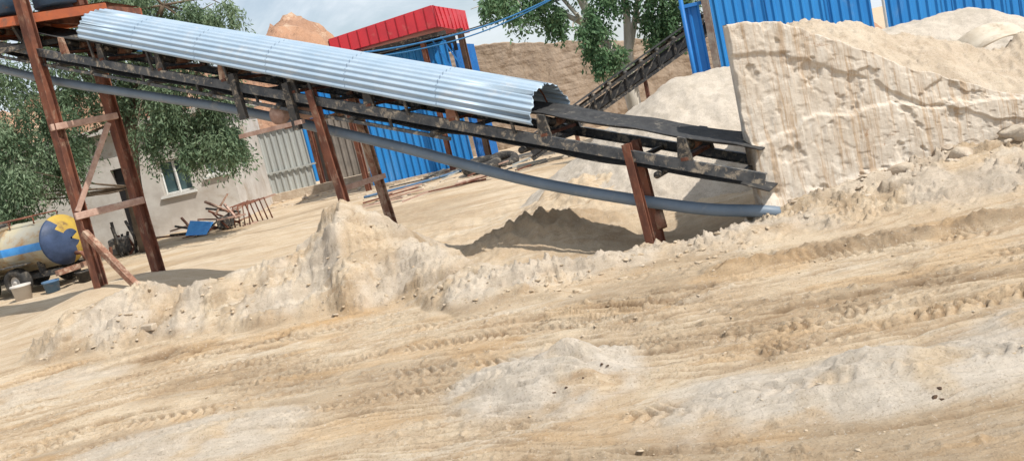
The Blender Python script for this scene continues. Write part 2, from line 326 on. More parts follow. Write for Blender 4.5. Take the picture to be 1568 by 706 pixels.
# ------------------------------------------------------------------ clods & rubble
import bmesh
bm0=bmesh.new();bmesh.ops.create_icosphere(bm0,subdivisions=2,radius=1)
IV=np.array([v.co[:] for v in bm0.verts]);IF=np.array([[v.index for v in f.verts] for f in bm0.faces]);bm0.free()
def clods(name,P,S,mat,seed=1,flat=.7):
    r=np.random.default_rng(seed);Vs=[];Fs=[]
    Zs=terrain(P[:,0],P[:,1])[0]
    for i in range(len(P)):
        a=r.uniform(0,6.28);s=S[i]*np.array([r.uniform(.7,1.6),r.uniform(.6,1.2),r.uniform(.5,1)*flat])
        v=IV*1.0
        for _ in range(7):
            n=r.normal(size=3);n/=np.linalg.norm(n);d=v@n;v=v-np.outer(np.maximum(d-r.uniform(.35,.7),0),n)
        v=v*(1+.10*r.normal(size=(len(v),1)))*s
        c,s_=math.cos(a),math.sin(a);v=v@np.array([[c,-s_,0],[s_,c,0],[0,0,1]])
        Vs.append(v+[P[i,0],P[i,1],Zs[i]+s[2]*.05]);Fs.append(IF+i*len(IV))
    return mesh_np(name,np.concatenate(Vs),np.concatenate(Fs),mat)
n=900;bx=rng.uniform(-5.3,2.3,n);yf=np.interp(bx,FX,FY);yr=np.interp(bx,RX,RY);by=yf+(yr-yf)*rng.beta(1.1,1.6,n)-.06
clods('dirt_clods',np.stack([bx,by],1),.006+.034*rng.random(n)**6,CLOD,2)
n=1400;bx=rng.uniform(-5,4.5,n);by=rng.uniform(3.2,8,n);k=(np.abs(bx)<by*.62)
clods('loose_crumbs',np.stack([bx,by],1)[k],.004+.012*rng.random(k.sum())**4,CLOD,3)
n=200;bx=rng.uniform(2.3,6.5,n);by=8.0-np.abs(rng.normal(0,.25,n))-.02
clods('stone_rubble',np.stack([bx,by],1),.010+.05*rng.random(n)**5,STONE,4,.8)
P=np.array([[4.05,7.78],[3.6,7.88],[4.6,7.8],[5.0,7.6]]);clods('stone_rubble.001',P,np.array([.19,.12,.13,.16]),STONE,5,.95)
P=np.array([[.03,4.68],[.1,4.66],[.33,4.85],[.36,4.83],[1.62,3.6],[1.66,3.63],[1.64,3.58],[.2,4.7]]);clods('dark_clods',P,np.array([.016,.013,.014,.01,.018,.014,.012,.01]),surf('dark_clod',(.10,.06,.035),(.07,.04,.025),20),6)
# ------------------------------------------------------------------ slab wall
def slab():
    nu,nv=380,220;xs=np.linspace(2.3,7.,nu)
    T=np.linspace(0,1,nv);U,TT=np.meshgrid(xs,T,indexing='ij')
    top=np.interp(U,WX,WZ)+.03*fbm(U*3,U*0,5,110)
    zb=-.25
    zf=zb+(top-zb)*np.clip(TT/.78,0,1)
    yy=8.0+.07*np.clip(TT/.78,0,1)+np.where(TT>.78,np.clip((TT-.78)/.06,0,1)*.12,0)
    zz=np.where(TT<.84,zf,top-(top-zb)*np.clip((TT-.84)/.16,0,1))
    fm=sm(.0,.02,TT)*sm(.79,.77,TT)
    ztop=top-zf
    led1=sm(.30,.27,ztop+.06*fbm(U*1.6,zf*1,5,112))*.024
    l2=.86-.14*np.abs(U-3.0)+.07*fbm(U*1.8,U*0+4,5,113);led2=sm(l2+.01,l2-.02,zf)*.036
    drip=.004*pn(U*11,zf*1.2,114)+.003*pn(U*26,zf*2.4,115)+.010*fbm(U*1.1,zf*1.1,5,116)+.005*fbm(U*9,zf*9,4,117)
    pit=-.02*sm(.42,.50,fbm(U*3.2,zf*3.2,5,118))-.007*sm(.3,.4,fbm(U*9,zf*9,3,121))
    foot=.08*sm(.25,.0,zf+.1*fbm(U*3,zf*3,4,119))
    yy=yy-(led1+led2+drip+foot+pit)*np.clip(fm+.35,0,1)
    le=sm(2.5,2.3,U);xx=U+le*(.035*fbm(zf*2.5,zf*0+7,5,120)+.0)
    V=np.stack([xx.ravel(),yy.ravel(),zz.ravel()],1)
    id_=np.arange(nu*nv).reshape(nu,nv)
    F=np.stack([id_[:-1,:-1],id_[1:,:-1],id_[1:,1:],id_[:-1,1:]],-1).reshape(-1,4)
    back=[j for j in range(nv) if T[j]>=.84];frontj=[j for j in range(nv) if T[j]<=.78]
    FF=F.tolist();bj=np.array(back)[::-1]
    for k in range(len(frontj)-1):
        b0=bj[int(k/(len(frontj)-1)*(len(bj)-1))];b1=bj[int((k+1)/(len(frontj)-1)*(len(bj)-1))]
        a0,a1=frontj[k],frontj[k+1]
        FF.append([int(id_[0,a0]),int(id_[0,a1]),int(id_[0,b0])])
        if b1!=b0: FF.append([int(id_[0,a1]),int(id_[0,b1]),int(id_[0,b0])])
    return mesh_py('concrete_retaining_wall',V.tolist(),FF,SLAB,smooth=True)
slab()
# ------------------------------------------------------------------ conveyor
def cv(s,off,h): return (2.16-.86*s+.51*off,7.7+.51*s+.86*off,.5+.341*s+h)
conv=empty('belt_conveyor')
SM=11.2;SL=-.13
channel('side_rail_near',cv(SL,0,0),cv(SM,0,0),.05,.10,.012,RAIL,conv)
channel('side_rail_far',cv(SL,.7,0),cv(SM,.7,0),.05,.10,.012,RAIL,conv,flip=-1)
bar('lower_chord_near',cv(3.0,.02,-.17),cv(SM,.02,-.17),.035,.035,RAIL,conv)
for i,s in enumerate(np.arange(.1,SM,.9)):
    bar('cross_tie_%d'%i,cv(s,.02,-.02),cv(s,.68,-.02),.05,.04,DARK,conv)
    if s>3: bar('web_%d'%i,cv(s,.02,-.17),cv(s,.02,-.02),.03,.02,DARK,conv)
def strip(name,prof,s0,s1,n,mat,th=.012,wob=0):
    V=[];F=[];m=len(prof)
    for i in range(n+1):
        s=s0+(s1-s0)*i/n
        sag=-.02*abs(math.sin((s-.1)/.9*math.pi))+ (wob*math.sin(s*3.1))
        for (o,h) in prof: V.append(cv(s,o,h+sag))
    for i in range(n):
        for k in range(m-1): F.append((i*m+k,i*m+k+1,(i+1)*m+k+1,(i+1)*m+k))
    o=mesh_py(name,V,F,mat,conv,smooth=True);md=o.modifiers.new('s','SOLIDIFY');md.thickness=th;return o
strip('carrying_belt',[(.03,.28),(.1,.262),(.2,.235),(.28,.225),(.42,.225),(.5,.235),(.6,.262),(.67,.28)],SL+.05,SM,120,RUBBER)
strip('return_belt',[(.06,-.10),(.35,-.10),(.64,-.10)],SL,SM,100,RUBBER,wob=.01)
for i,s in enumerate([.55,1.9,2.9,3.9,4.9,5.9,6.9,7.9,8.6,9.3,10.1]):
    for nm,o in (('near',0.0),('far',.7)):
        V=[cv(s-.07,o-.02,.04),cv(s+.07,o-.02,.04),cv(s+.035,o-.02,.26),cv(s-.035,o-.02,.26),cv(s-.07,o+.02,.04),cv(s+.07,o+.02,.04),cv(s+.035,o+.02,.26),cv(s-.035,o+.02,.26)]
        mesh_py('idler_bracket_%s_%d'%(nm,i),V,[(0,1,2,3),(7,6,5,4),(0,4,5,1),(1,5,6,2),(2,6,7,3),(3,7,4,0)],RUST2 if i%3==2 else DARK,conv)
    tube('roller_mid_%d'%i,[cv(s,.26,.15),cv(s,.44,.15)],.045,RUST2,conv)
    tube('roller_near_%d'%i,[cv(s,.05,.20),cv(s,.22,.155)],.045,DARK,conv)
    tube('roller_far_%d'%i,[cv(s,.65,.20),cv(s,.48,.155)],.045,DARK,conv)
    bar('idler_base_%d'%i,cv(s,-.03,.06),cv(s,.73,.06),.07,.03,RUST,conv)
    tube('return_roller_%d'%i,[cv(s+.3,.0,-.15),cv(s+.3,.7,-.15)],.035,DARK,conv)
for s,o in ((4.95,-.04),(5.72,-.04),(4.95,.74),(5.72,.74)):
    bar('takeup_post',cv(s,o,.16),(cv(s,o,0)[0],cv(s,o,0)[1],cv(s,o,0)[2]-.38),.09,.07,DARK,conv)
a=cv(4.85,-.04,0);b=cv(5.85,-.04,0);zt=cv(5.3,0,0)[2]-.42
bar('takeup_sill',(a[0],a[1],zt),(b[0],b[1],zt),.07,.05,DUSTW,conv)
a=cv(4.85,.74,0);b=cv(5.85,.74,0);bar('takeup_sill_far',(a[0],a[1],zt),(b[0],b[1],zt),.07,.05,RUST2,conv)
c1=cv(5.3,.05,0);c2=cv(5.3,.65,0);tube('takeup_pulley',[(c1[0],c1[1],zt+.14),(c2[0],c2[1],zt+.14)],.11,DUSTW,conv,n=20)
hood=empty('corrugated_hood')
def hoodmesh():
    n=300;V=[];F=[]
    segs=[1.96,3.0,4.1,5.15,6.2,7.2,8.12]
    S=[];dz=[]
    for a,b in zip(segs[:-1],segs[1:]): S+=[a,a+.01,b-.01,b];dz+=[.0,.0,.002,.002]
    for s,dd in zip(S,dz):
        h0=.155+.15*(s-1.98)/6.1
        for k in range(n):
            ph=math.pi*(.0+k/(n-1));rp=.009*math.sin(2*math.pi*17*k/(n-1))
            o=.37-(.46+rp)*math.cos(ph);h=h0+(.36+rp)*math.sin(ph)**.9+dd
            so=s+(.02*math.sin(k*.09) if s in (segs[0],segs[-1]) else 0)
            V.append(cv(so,o,h))
    for i in range(len(S)-1):
        for k in range(n-1): F.append((i*n+k,i*n+k+1,(i+1)*n+k+1,(i+1)*n+k))
    o=mesh_py('corrugated_sheet',V,F,GALV,hood,smooth=True);md=o.modifiers.new('s','SOLIDIFY');md.thickness=.003
hoodmesh()
for i,s in enumerate([2.2,3.4,4.6,5.8,7.0,8.0]):
    h0=.155+.15*(s-1.98)/6.1
    tube('hood_hoop_%d'%i,[cv(s,.37-.43*math.cos(t),h0+.33*math.sin(t)**.9) for t in np.linspace(.03,3.11,16)],.010,RUST,hood,n=6)
    bar('hood_stay_%d'%i,cv(s,-.05,.03),cv(s,-.07,h0+.03),.03,.02,DARK,hood)
posts=empty('conveyor_trestle')
def vpost(n,b,t,w,mat,par): return ibeam(n,b,t,w,w,.014,mat,par)
vpost('leg_near',(-5.86,12.42,-.2),(-5.68,12.3,4.7),.14,RUST,posts)
vpost('leg_far',(-5.22,12.95,-.2),(-5.16,12.85,4.7),.14,RUST,posts)
bar('tie_upper',(-5.80,12.27,2.60),(-5.10,12.82,2.60),.09,.09,DUSTW,posts,bevel=.01)
bar('tie_lower',(-5.84,12.27,1.36),(-5.08,12.82,1.36),.09,.10,DUSTW,posts,bevel=.01)
bar('diagonal_brace',(-5.20,12.70,2.52),(-5.80,12.30,1.42),.08,.07,DUSTW,posts,bevel=.01)
bar('lower_brace',(-5.80,12.32,1.12),(-5.15,11.95,.25),.09,.08,RUST2,posts)
mid=empty('conveyor_trestle')
vpost('leg_near',(-1.74,9.98,.1),(-1.84,10.03,2.20),.09,RUST,mid)
vpost('leg_far',(-1.38,10.65,.1),(-1.50,10.72,2.12),.09,RUST2,mid)
bar('tie',(-1.76,10.05,1.05),(-1.36,10.68,1.05),.06,.06,DUSTW,mid)
low=empty('conveyor_trestle')
vpost('leg_near',(1.27,8.2,-.3),(1.22,8.22,.98),.075,RUST,low)
vpost('leg_far',(1.40,8.42,-.3),(1.35,8.46,.98),.075,RUST,low)
tube('bolt_block',[(1.42,8.36,.1),(1.42,8.44,.28)],.05,RUST2,low)
plat=empty('steel_platform')
bar('edge_beam_front',(-7.6,12.15,4.18),(-4.72,12.55,4.02),.08,.12,ORANGE,plat)
bar('edge_beam_back',(-7.3,13.4,4.18),(-4.6,13.5,4.02),.08,.12,ORANGE,plat)
for i in range(7):
    t=i/6;bar('joist_%d'%i,(-7.5+2.7*t,12.2+.35*t,4.16-.14*t),(-7.2+2.6*t,13.4,4.16-.14*t),.06,.08,RUST,plat)
mesh_py('deck',[(-7.6,12.15,4.26),(-4.72,12.55,4.10),(-4.6,13.5,4.10),(-7.3,13.4,4.26)],[(0,1,2,3)],RUST,plat)
bar('hanger_a',(-6.4,12.3,4.1),(-6.45,12.4,3.6),.08,.06,RUST,plat)
bar('hanger_b',(-6.0,12.5,4.1),(-5.9,12.6,3.6),.05,.05,DARK,plat)
bar('shelf_beam',(-7.4,12.2,3.78),(-5.0,12.6,3.72),.06,.07,DARK,plat)
for i,(x,y) in enumerate(((-5.45,12.75),(-6.15,12.7),(-6.9,12.7))):
    d=empty('steel_drum');zz=4.26-.05*(x+7)/2
    R=[.0,.28,.28,.295,.28,.28,.295,.28,.28,.0];Hh=[0,0,.27,.29,.31,.57,.59,.61,.88,.88]
    V=[(x+r*math.cos(t),y+r*math.sin(t),zz+h) for r,h in zip(R,Hh) for t in np.linspace(0,2*math.pi,24,endpoint=False)]
    F_=[(j*24+k,j*24+(k+1)%24,(j+1)*24+(k+1)%24,(j+1)*24+k) for j in range(9) for k in range(24)]
    mesh_py('drum_shell',V,F_,DRUM,d,smooth=True)
C0=np.array([0,0,1.7])
pp=[(-7.6,13.5,4.15),(-6.49,12.8,3.59),(-5.38,12.2,3.12),(-4.0,11.35,2.62),(-2.71,10.6,2.14),(-1.06,9.6,1.42),(.34,8.8,.76),(1.61,8.0,.31),(2.3,7.65,.12),(2.6,7.9,-.1)]
pp=[C0+(np.array(p)-C0)*1.025 for p in pp[:-2]]+[np.array((2.30,7.90,.12)),np.array((2.7,8.06,-.05))]
tube('drain_pipe',curve_pts(pp,8),.058,PIPE,n=20)
# ------------------------------------------------------------------ corrugated sheets
def corr(name,x0,x1,z0,z1,y0,y1,pitch,depth,mat,parent=None,top=None):
    L=math.hypot(x1-x0,y1-y0);n=int(L/pitch);dx,dy=(x1-x0)/L,(y1-y0)/L;V=[];F=[]
    for i in range(n):
        for a,d in ((0,0),(.55,0),(.68,1),(.87,1)):
            s=(i+a)*pitch;x=x0+dx*s-dy*d*-depth;y=y0+dy*s-dx*depth*d
            zt=z1 if top is None else top(s/L)
            V+= [(x,y,z0),(x,y,zt)]
    m=len(V)//2
    for i in range(m-1): F.append((2*i,2*i+2,2*i+3,2*i+1))
    return mesh_py(name,V,F,mat,parent)
bf=empty('blue_sheet_fence')
corr('sheet_panel',4.3,7.35,-.2,5.2,16,16.0,.17,.03,BLUE,bf)
corr('sheet_panel_b',7.42,16,-.2,5.2,16.05,16.2,.17,.03,BLUE,bf)
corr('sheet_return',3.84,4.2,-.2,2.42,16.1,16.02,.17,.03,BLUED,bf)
ibeam('fence_post',(4.25,15.95,-.2),(4.25,15.95,5.2),.11,.11,.02,surf('weathered_post',(.35,.30,.25),(.2,.13,.1),5),bf)
tube('seam_post',[(7.38,15.95,-.2),(7.38,15.95,5.2)],.025,WHITE,bf)
tube('seam_post_b',[(3.84,16.0,-.2),(3.84,16.0,2.6)],.04,BLUED,bf)
box('capping',(4.02,16.05,2.45),(.42,.14,.06),BLUED,bf)
for xx in (5.3,6.4,8.6,9.8): tube('lap_seam',[(xx,15.96,-.2),(xx,15.96,5.2)],.012,BLUED,bf,n=6)
cab=empty('blue_site_cabin')
corr('front_sheet',-3.25,-.5,0.02,3.3,23,23,.17,.04,BLUE,cab)
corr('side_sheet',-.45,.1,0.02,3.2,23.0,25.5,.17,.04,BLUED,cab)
mesh_py('dark_gap_sheet',[(-3.3,23.1,3.45),(-.3,23.1,3.45),(-.3,23.1,3.0),(-3.3,23.1,3.0)],[(0,1,2,3)],BLACK,cab)  # black sheet painting the shade of the gap below the parapet
V=[(-3.35,22.4,3.52),(-.65,22.3,3.62),(.1,25,3.5),(-3.3,25,3.48),(-3.35,22.4,3.92),(-.70,22.3,4.15),(.1,25,4.1),(-3.3,25,3.95)]
mesh_py('parapet_core',V,[(0,1,5,4),(1,2,6,5),(2,3,7,6),(3,0,4,7),(4,5,6,7),(3,2,1,0)],REDP,cab)
for i in range(12):
    t=i/11;x=-3.35+2.7*t;bar('parapet_rib_%d'%i,(x,22.385-.1*t,3.53+.1*t),(x,22.385-.1*t,3.91+.23*t),.03,.02,REDP,cab)
for i in range(8):
    t=(i+.5)/8;bar('parapet_side_rib_%d'%i,(-.63+.75*t,22.3+2.7*t,3.62-.1*t),(-.67+.75*t,22.3+2.7*t,4.14-.05*t),.03,.02,REDP,cab)
ibeam('corner_post',(-1.12,22.6,0),(-1.12,22.6,3.5),.11,.11,.02,RUST,cab)
ibeam('corner_post_left',(-3.35,22.7,0),(-3.35,22.7,3.9),.12,.12,.02,RUST,cab)
bar('eave_beam',(-3.4,22.6,3.42),(-.5,22.55,3.46),.1,.1,DARK,cab)
bar('stair_rail_a',(-.9,22.7,3.4),(-.45,22.7,2.3),.04,.04,BLUED,cab);bar('stair_rail_b',(-.65,22.7,3.4),(-.2,22.7,2.3),.04,.04,BLUED,cab)
ibeam('back_post',(-.15,22.9,0),(-.15,22.9,3.5),.13,.13,.02,surf('brown_post',(.10,.06,.04),(.15,.09,.06),5),cab)
box('sill',(-1.9,22.9,.06),(2.9,.12,.1),STONE,cab)
corr('blue_sheet_fence.001',-6.4,-3.4,.2,3.25,30,30,.2,.04,BLUE)
gf=empty('grey_sheet_fence')
corr('sheet_left',-7.55,-5.35,.25,2.2,27,27,.19,.04,GREYF,gf)
corr('sheet_right',-5.2,-3.0,.25,2.1,27.05,27.2,.19,.04,surf('brown_grey_sheet',(.17,.15,.13),(.25,.22,.19),1.5,.7),gf)
for i,x in enumerate((-7.6,-5.28,-5.0)): ibeam('post_%d'%i,(x,26.95,-.1),(x+.02,26.95,2.5),.13,.13,.02,RUST,gf)
bar('top_rail',(-7.6,26.93,2.2),(-5.3,26.93,2.2),.06,.06,GREYF,gf);bar('mid_rail',(-7.6,26.93,.9),(-5.3,26.93,.9),.05,.05,GREYF,gf)
box('kerb_footing',(-5.2,26.9,.12),(5,.35,.28),STONE,gf)
def mud():
    nx,nz=200,110;XX,JJ=np.meshgrid(np.linspace(-.8,9.2,nx),np.linspace(0,1,nz),indexing='ij')
    top=3.22-.20*np.maximum(XX-.5,0)+.06*fbm(XX*1.5,XX*0,3,130)
    ZZ=-.1+(top+.1)*np.minimum(JJ/.92,1)
    course=np.abs(((ZZ/.22+.2*pn(XX,ZZ,133))%1)-.5);brick=np.exp(-((.5-course)/.09)**2)
    YY=27+.03*fbm(XX*2,ZZ*2,4,131)+.012*brick*sm(-.2,.2,pn(XX*.8,ZZ*.8,132))+np.where(JJ<.92,0,(JJ-.92)/.08*.5)
    id_=np.arange(nx*nz).reshape(nx,nz);F=np.stack([id_[:-1,:-1],id_[1:,:-1],id_[1:,1:],id_[:-1,1:]],-1).reshape(-1,4)
    mesh_np('mud_brick_wall',np.stack([XX.ravel(),YY.ravel(),ZZ.ravel()],1),F,MUD,smooth=True)
mud()
c2=empty('loading_conveyor')
def q2(s,o,h): return (1.2+4.2*s,19+o,.45+1.75*s+h)
for o in (0,.6):
    bar('chord_top_%d'%(o*10),q2(-.1,o,.22),q2(1.1,o,.22),.05,.06,DARK,c2);bar('chord_bottom_%d'%(o*10),q2(-.1,o,-.12),q2(1.1,o,-.12),.05,.06,DARK,c2)
for i in range(12):
    s=i/11;bar('web_%d'%i,q2(s,0,-.1),q2(s,0,.2),.04,.03,DARK,c2)
    bar('diag_%d'%i,q2(s,0,-.1),q2(s+.08,0,.2),.03,.03,DARK,c2);tube('roller_%d'%i,[q2(s,0,.27),q2(s,.6,.27)],.05,DARK,c2)
mesh_py('belt',[q2(-.1,.02,.34),q2(1.1,.02,.34),q2(1.1,.58,.34),q2(-.1,.58,.34)],[(0,1,2,3)],RUBBER,c2)
bar('skirt',q2(-.1,.05,.05),q2(1.1,.05,.05),.02,.2,RUBBER,c2)
for s in (.15,.55,.95): p=q2(s,.1,-.1);bar('leg',(p[0],p[1],-.1),p,.07,.07,RUST,c2)
# ------------------------------------------------------------------ house
hs=empty('plaster_house')
hy=23.5
def wall_with_openings():
    x0,x1,z0,z1=-13,-6.85,-.1,2.95
    ops=[(-9.95,-9.35,-.1,2.02,'d'),(-8.75,-7.95,1.05,1.95,'w'),(-7.55,-7.0,1.3,1.95,'w')]
    xs=sorted({x0,x1,*[o[0] for o in ops],*[o[1] for o in ops]});zs=sorted({z0,z1,*[o[2] for o in ops],*[o[3] for o in ops]})
    V=[];F=[]
    for a,b in zip(xs[:-1],xs[1:]):
        for c,d in zip(zs[:-1],zs[1:]):
            mx,mz=(a+b)/2,(c+d)/2
            if any(o[0]<mx<o[1] and o[2]<mz<o[3] for o in ops): continue
            k=len(V);V+=[(a,hy,c),(b,hy,c),(b,hy,d),(a,hy,d)];F.append((k,k+1,k+2,k+3))
    for o in ops:
        for (a,c),(b,d) in (((o[0],o[2]),(o[0],o[3])),((o[1],o[2]),(o[1],o[3])),((o[0],o[3]),(o[1],o[3])),((o[0],o[2]),(o[1],o[2]))):
            k=len(V);V+=[(a,hy,c),(b,hy,d),(b,hy+.22,d),(a,hy+.22,c)];F.append((k,k+1,k+2,k+3))
    mesh_py('front_wall',V,F,PLAST,hs)
    for i,o in enumerate(ops):
        mesh_py('pane_%d'%i,[(o[0],hy+.18,o[2]),(o[1],hy+.18,o[2]),(o[1],hy+.18,o[3]),(o[0],hy+.18,o[3])],[(0,1,2,3)],BLACK if o[4]=='d' else GLASS,hs)
        if o[4]=='w':
            m=(o[0]+o[1])/2
            for nm,a,b in (('l',(o[0]+.03,hy+.14,o[2]),(o[0]+.03,hy+.14,o[3])),('r',(o[1]-.03,hy+.14,o[2]),(o[1]-.03,hy+.14,o[3])),('m',(m,hy+.135,o[2]),(m,hy+.135,o[3])),('t',(o[0],hy+.145,o[3]-.03),(o[1],hy+.145,o[3]-.03)),('b',(o[0],hy+.145,o[2]+.03),(o[1],hy+.145,o[2]+.03))):
                bar('frame_%s_%d'%(nm,i),a,b,.05,.05,WHITE,hs)
            box('sill_%d'%i,(m,hy-.03,o[2]-.04),(o[1]-o[0]+.16,.1,.06),WHITE,hs)
wall_with_openings()
mesh_py('side_wall',[(-6.85,hy,-.1),(-6.85,hy+4,-.1),(-6.85,hy+4,2.95),(-6.85,hy,2.95)],[(0,1,2,3)],PLAST,hs)
mesh_py('left_wall',[(-13,hy,-.1),(-13,hy+4,-.1),(-13,hy+4,2.95),(-13,hy,2.95)],[(3,2,1,0)],PLAST,hs)
mesh_py('back_wall',[(-13,hy+4,-.1),(-6.85,hy+4,-.1),(-6.85,hy+4,2.95),(-13,hy+4,2.95)],[(3,2,1,0)],PLAST,hs)
box('roof_slab',(-9.93,hy+1.95,3.03),(6.6,4.5,.14),PLAST,hs)
# ------------------------------------------------------------------ water tanker
tk=empty('water_tanker_trailer')
ax=Vector((-.95,.31,0)).normalized();sd=Vector((-ax.y,ax.x,0))
O=Vector((-8.40,17.0,.86))
def tp(a,s,z): return O+ax*a+sd*s+Vector((0,0,z))
rows=[(-.16,.02),(-.15,.18),(-.10,.33),(-.02,.44),(0.02,.475),(.03,.485),(.06,.485),(.07,.47),(1.0,.47),(1.01,.48),(1.04,.48),(1.05,.47),(2.9,.47),(2.95,.46),(3.05,.3),(3.08,.02)]
n=40;V=[];F_=[]
for a,r in rows:
    for k in range(n):
        t=2*math.pi*k/n;V.append(tp(a,r*math.cos(t)*1.15,r*math.sin(t)))
for j in range(len(rows)-1):
    for k in range(n): F_.append((j*n+k,j*n+(k+1)%n,(j+1)*n+(k+1)%n,(j+1)*n+k))
tank=mesh_py('tank_shell',V,F_,TANKS,tk,smooth=True)
tank.data.materials.append(TANKB);tank.data.materials.append(TANKY);tank.data.materials.append(TARP)
for p in tank.data.polygons:
    c=p.center;rel=c-O;a=rel.dot(ax);s=rel.dot(sd)
    if a<.055: p.material_index=2 if (rel.z>.12 or s*1<-.1) and (s<.22) else 1
    elif abs(rel.z+.02)<.07: p.material_index=3
for a in (.35,1.6,2.6):
    for s in (-.38,.38): bar('saddle',tp(a,s,-.28),tp(a,s,-.52),.08,.1,DARK,tk)
for s in (-.38,.38): bar('chassis_rail',tp(-.1,s,-.54),tp(3.1,s,-.54),.08,.1,DARK,tk)
bar('rear_bumper',tp(-.12,-.55,-.56),tp(-.12,.55,-.56),.08,.1,RUST2,tk)
for s in (-.3,.3):
    tube('rail_a',[tp(.3,s,.42),tp(.3,s,.56),tp(2.8,s,.56),tp(2.8,s,.42)],.015,RUST,tk,n=6)
    for a in (.9,1.5,2.1): tube('rail_post',[tp(a,s,.4),tp(a,s,.56)],.012,RUST,tk,n=6)
tube('hatch',[tp(1.5,0,.44),tp(1.5,0,.56)],.2,DARK,tk,n=20)
def wheel(nm,c,axis,r,w,par):
    prof=[(-.5,.5),(-.5,.85),(-.4,.97),(-.2,1),(.2,1),(.4,.97),(.5,.85),(.5,.5),(.3,.45),(.3,.18),(.45,.15),(.45,.01)]
    c=Vector(c);axis=Vector(axis).normalized();u=axis.cross(Vector((0,0,1))).normalized();v=u.cross(axis);n=28
    V=[c+axis*a*w+(u*math.cos(t)+v*math.sin(t))*r*q for a,q in prof for t in np.linspace(0,2*math.pi,n,endpoint=False)]
    F_=[(j*n+k,j*n+(k+1)%n,(j+1)*n+(k+1)%n,(j+1)*n+k) for j in range(len(prof)-1) for k in range(n)]
    o=mesh_py(nm,V,F_,TYRE,par,smooth=True);o.data.materials.append(PLAST)
    for i,p in enumerate(o.data.polygons):
        if i//n>=8: p.material_index=1
for a in (.75,1.55):
    for s in (-.62,.62):
        c=tp(a,s,-.58);wheel('wheel',c,sd*(1 if s>0 else -1),.27,.2,tk)
        bar('mudguard',tp(a-.3,s,-.27),tp(a+.3,s,-.27),.24,.02,DARK,tk)
    tube('axle',[tp(a,-.6,-.58),tp(a,.6,-.58)],.04,DARK,tk)
bar('drawbar',tp(3.0,0,-.54),tp(4.2,0,-.5),.08,.08,DARK,tk)
tube('outlet_valve',[tp(-.15,0,-.3),tp(-.3,0,-.32),tp(-.34,0,-.45)],.04,RUST,tk)
def bucket(name,x,y,r,h,mat):
    z0=gz(x,y);n=20;e=empty(name)
    pr=[(0,0),(r*.8,0),(r,h),(r*1.06,h),(r*1.06,h-.03)]
    V=[(x+q*math.cos(t),y+q*math.sin(t),z0+hh) for q,hh in pr for t in np.linspace(0,2*math.pi,n,endpoint=False)]
    mesh_py('shell',V,[(j*n+k,j*n+(k+1)%n,(j+1)*n+(k+1)%n,(j+1)*n+k) for j in range(len(pr)-1) for k in range(n)],mat,e,smooth=True)
bucket('plastic_bucket',-9.05,16.2,.17,.3,PLAST);bucket('plastic_bucket',-8.6,16.4,.15,.22,DRUM);bucket('plastic_bucket',-8.2,16.9,.15,.22,TYRE)
jk=empty('scrap_metal_pile');r=np.random.default_rng(12)
for i in range(34):
    a=Vector((r.uniform(-7.6,-6.2),r.uniform(20.6,21.6),r.uniform(.0,.45)));an=r.uniform(0,3.14);l=r.uniform(.4,1.2)
    b=a+Vector((math.cos(an)*l,math.sin(an)*l*.5,r.uniform(-.2,.45)));b.z=max(b.z,.03)
    bar('scrap_bar_%d'%i,a,b,r.uniform(.02,.06),r.uniform(.02,.05),[RUST,DARK,RUST2,DUSTW][i%4],jk)
mesh_py('blue_plate',[(-7.5,20.7,.12),(-6.95,20.5,.05),(-6.8,20.8,.28),(-7.4,21.0,.42)],[(0,1,2,3)],TARP,jk)
box('motor_body',(-6.6,21,.2),(.35,.3,.28),DARK,jk,bevel=.04)
for i in range(5): tube('frame_loop_%d'%i,[(-6.5+.12*i,20.9,.02),(-6.45+.12*i,20.95,.5),(-6.1+.12*i,21.2,.55),(-6.05+.12*i,21.3,.02)],.018,RUST,jk,n=6)
gear=empty('machinery_parts')
for i in range(14):
    a=Vector((r.uniform(-9.2,-8.5),r.uniform(20,21),0));b=a+Vector((r.uniform(-.3,.3),r.uniform(-.2,.2),r.uniform(.3,.9)))
    bar('part_%d'%i,a,b,.05,.05,[DARK,RUST,TYRE][i%3],gear)
box('gearbox',(-8.9,20.4,.25),(.4,.35,.4),DARK,gear,bevel=.05)
yd=empty('yard_debris')
for i in range(26):
    x=r.uniform(-3.2,.6);y=r.uniform(17.5,22.3);an=r.uniform(-.3,.4);l=r.uniform(.3,1.4)
    bar('plank_%d'%i,(x,y,gz(x,y)+.04),(x+l*math.cos(an),y+l*math.sin(an)*.5,gz(x,y)+r.uniform(.03,.15)),r.uniform(.03,.1),.03,[DARK,RUST,GREYF,DUSTW][i%4],yd)
def ring(nm,c,R,r_,tilt):
    V=[];F=[];N1,N2=30,10
    for i in range(N1):
        a=2*math.pi*i/N1
        for j in range(N2):
            b_=2*math.pi*j/N2;q=R+r_*math.cos(b_);v=Vector((q*math.cos(a),q*math.sin(a),r_*math.sin(b_)*1.1));v.rotate(Matrix.Rotation(tilt,3,'X'));V.append(v+Vector(c))
    for i in range(N1):
        for j in range(N2): F.append((i*N2+j,((i+1)%N1)*N2+j,((i+1)%N1)*N2+(j+1)%N2,i*N2+(j+1)%N2))
    mesh_py(nm,V,F,TYRE,None,smooth=True)
ring('scrap_tyre',(-.35,20.6,.16),.36,.13,.15);ring('scrap_tyre',(.15,20.9,.14),.30,.11,.3)
P=np.stack([rng.uniform(-3.6,1.5,260),rng.uniform(19,23,260)],1);clods('stone_rubble.002',P,.02+.09*rng.random(260)**3,STONE,9)
P=np.stack([rng.uniform(-9,-2,200),rng.uniform(24,27,200)],1);clods('stone_rubble.003',P,.03+.12*rng.random(200)**3,STONE,10)
box('brick_fragment',(-3.95,9.15,gz(-3.95,9.15)+.03),(.17,.08,.07),STONE,rz=-.5,bevel=.012)
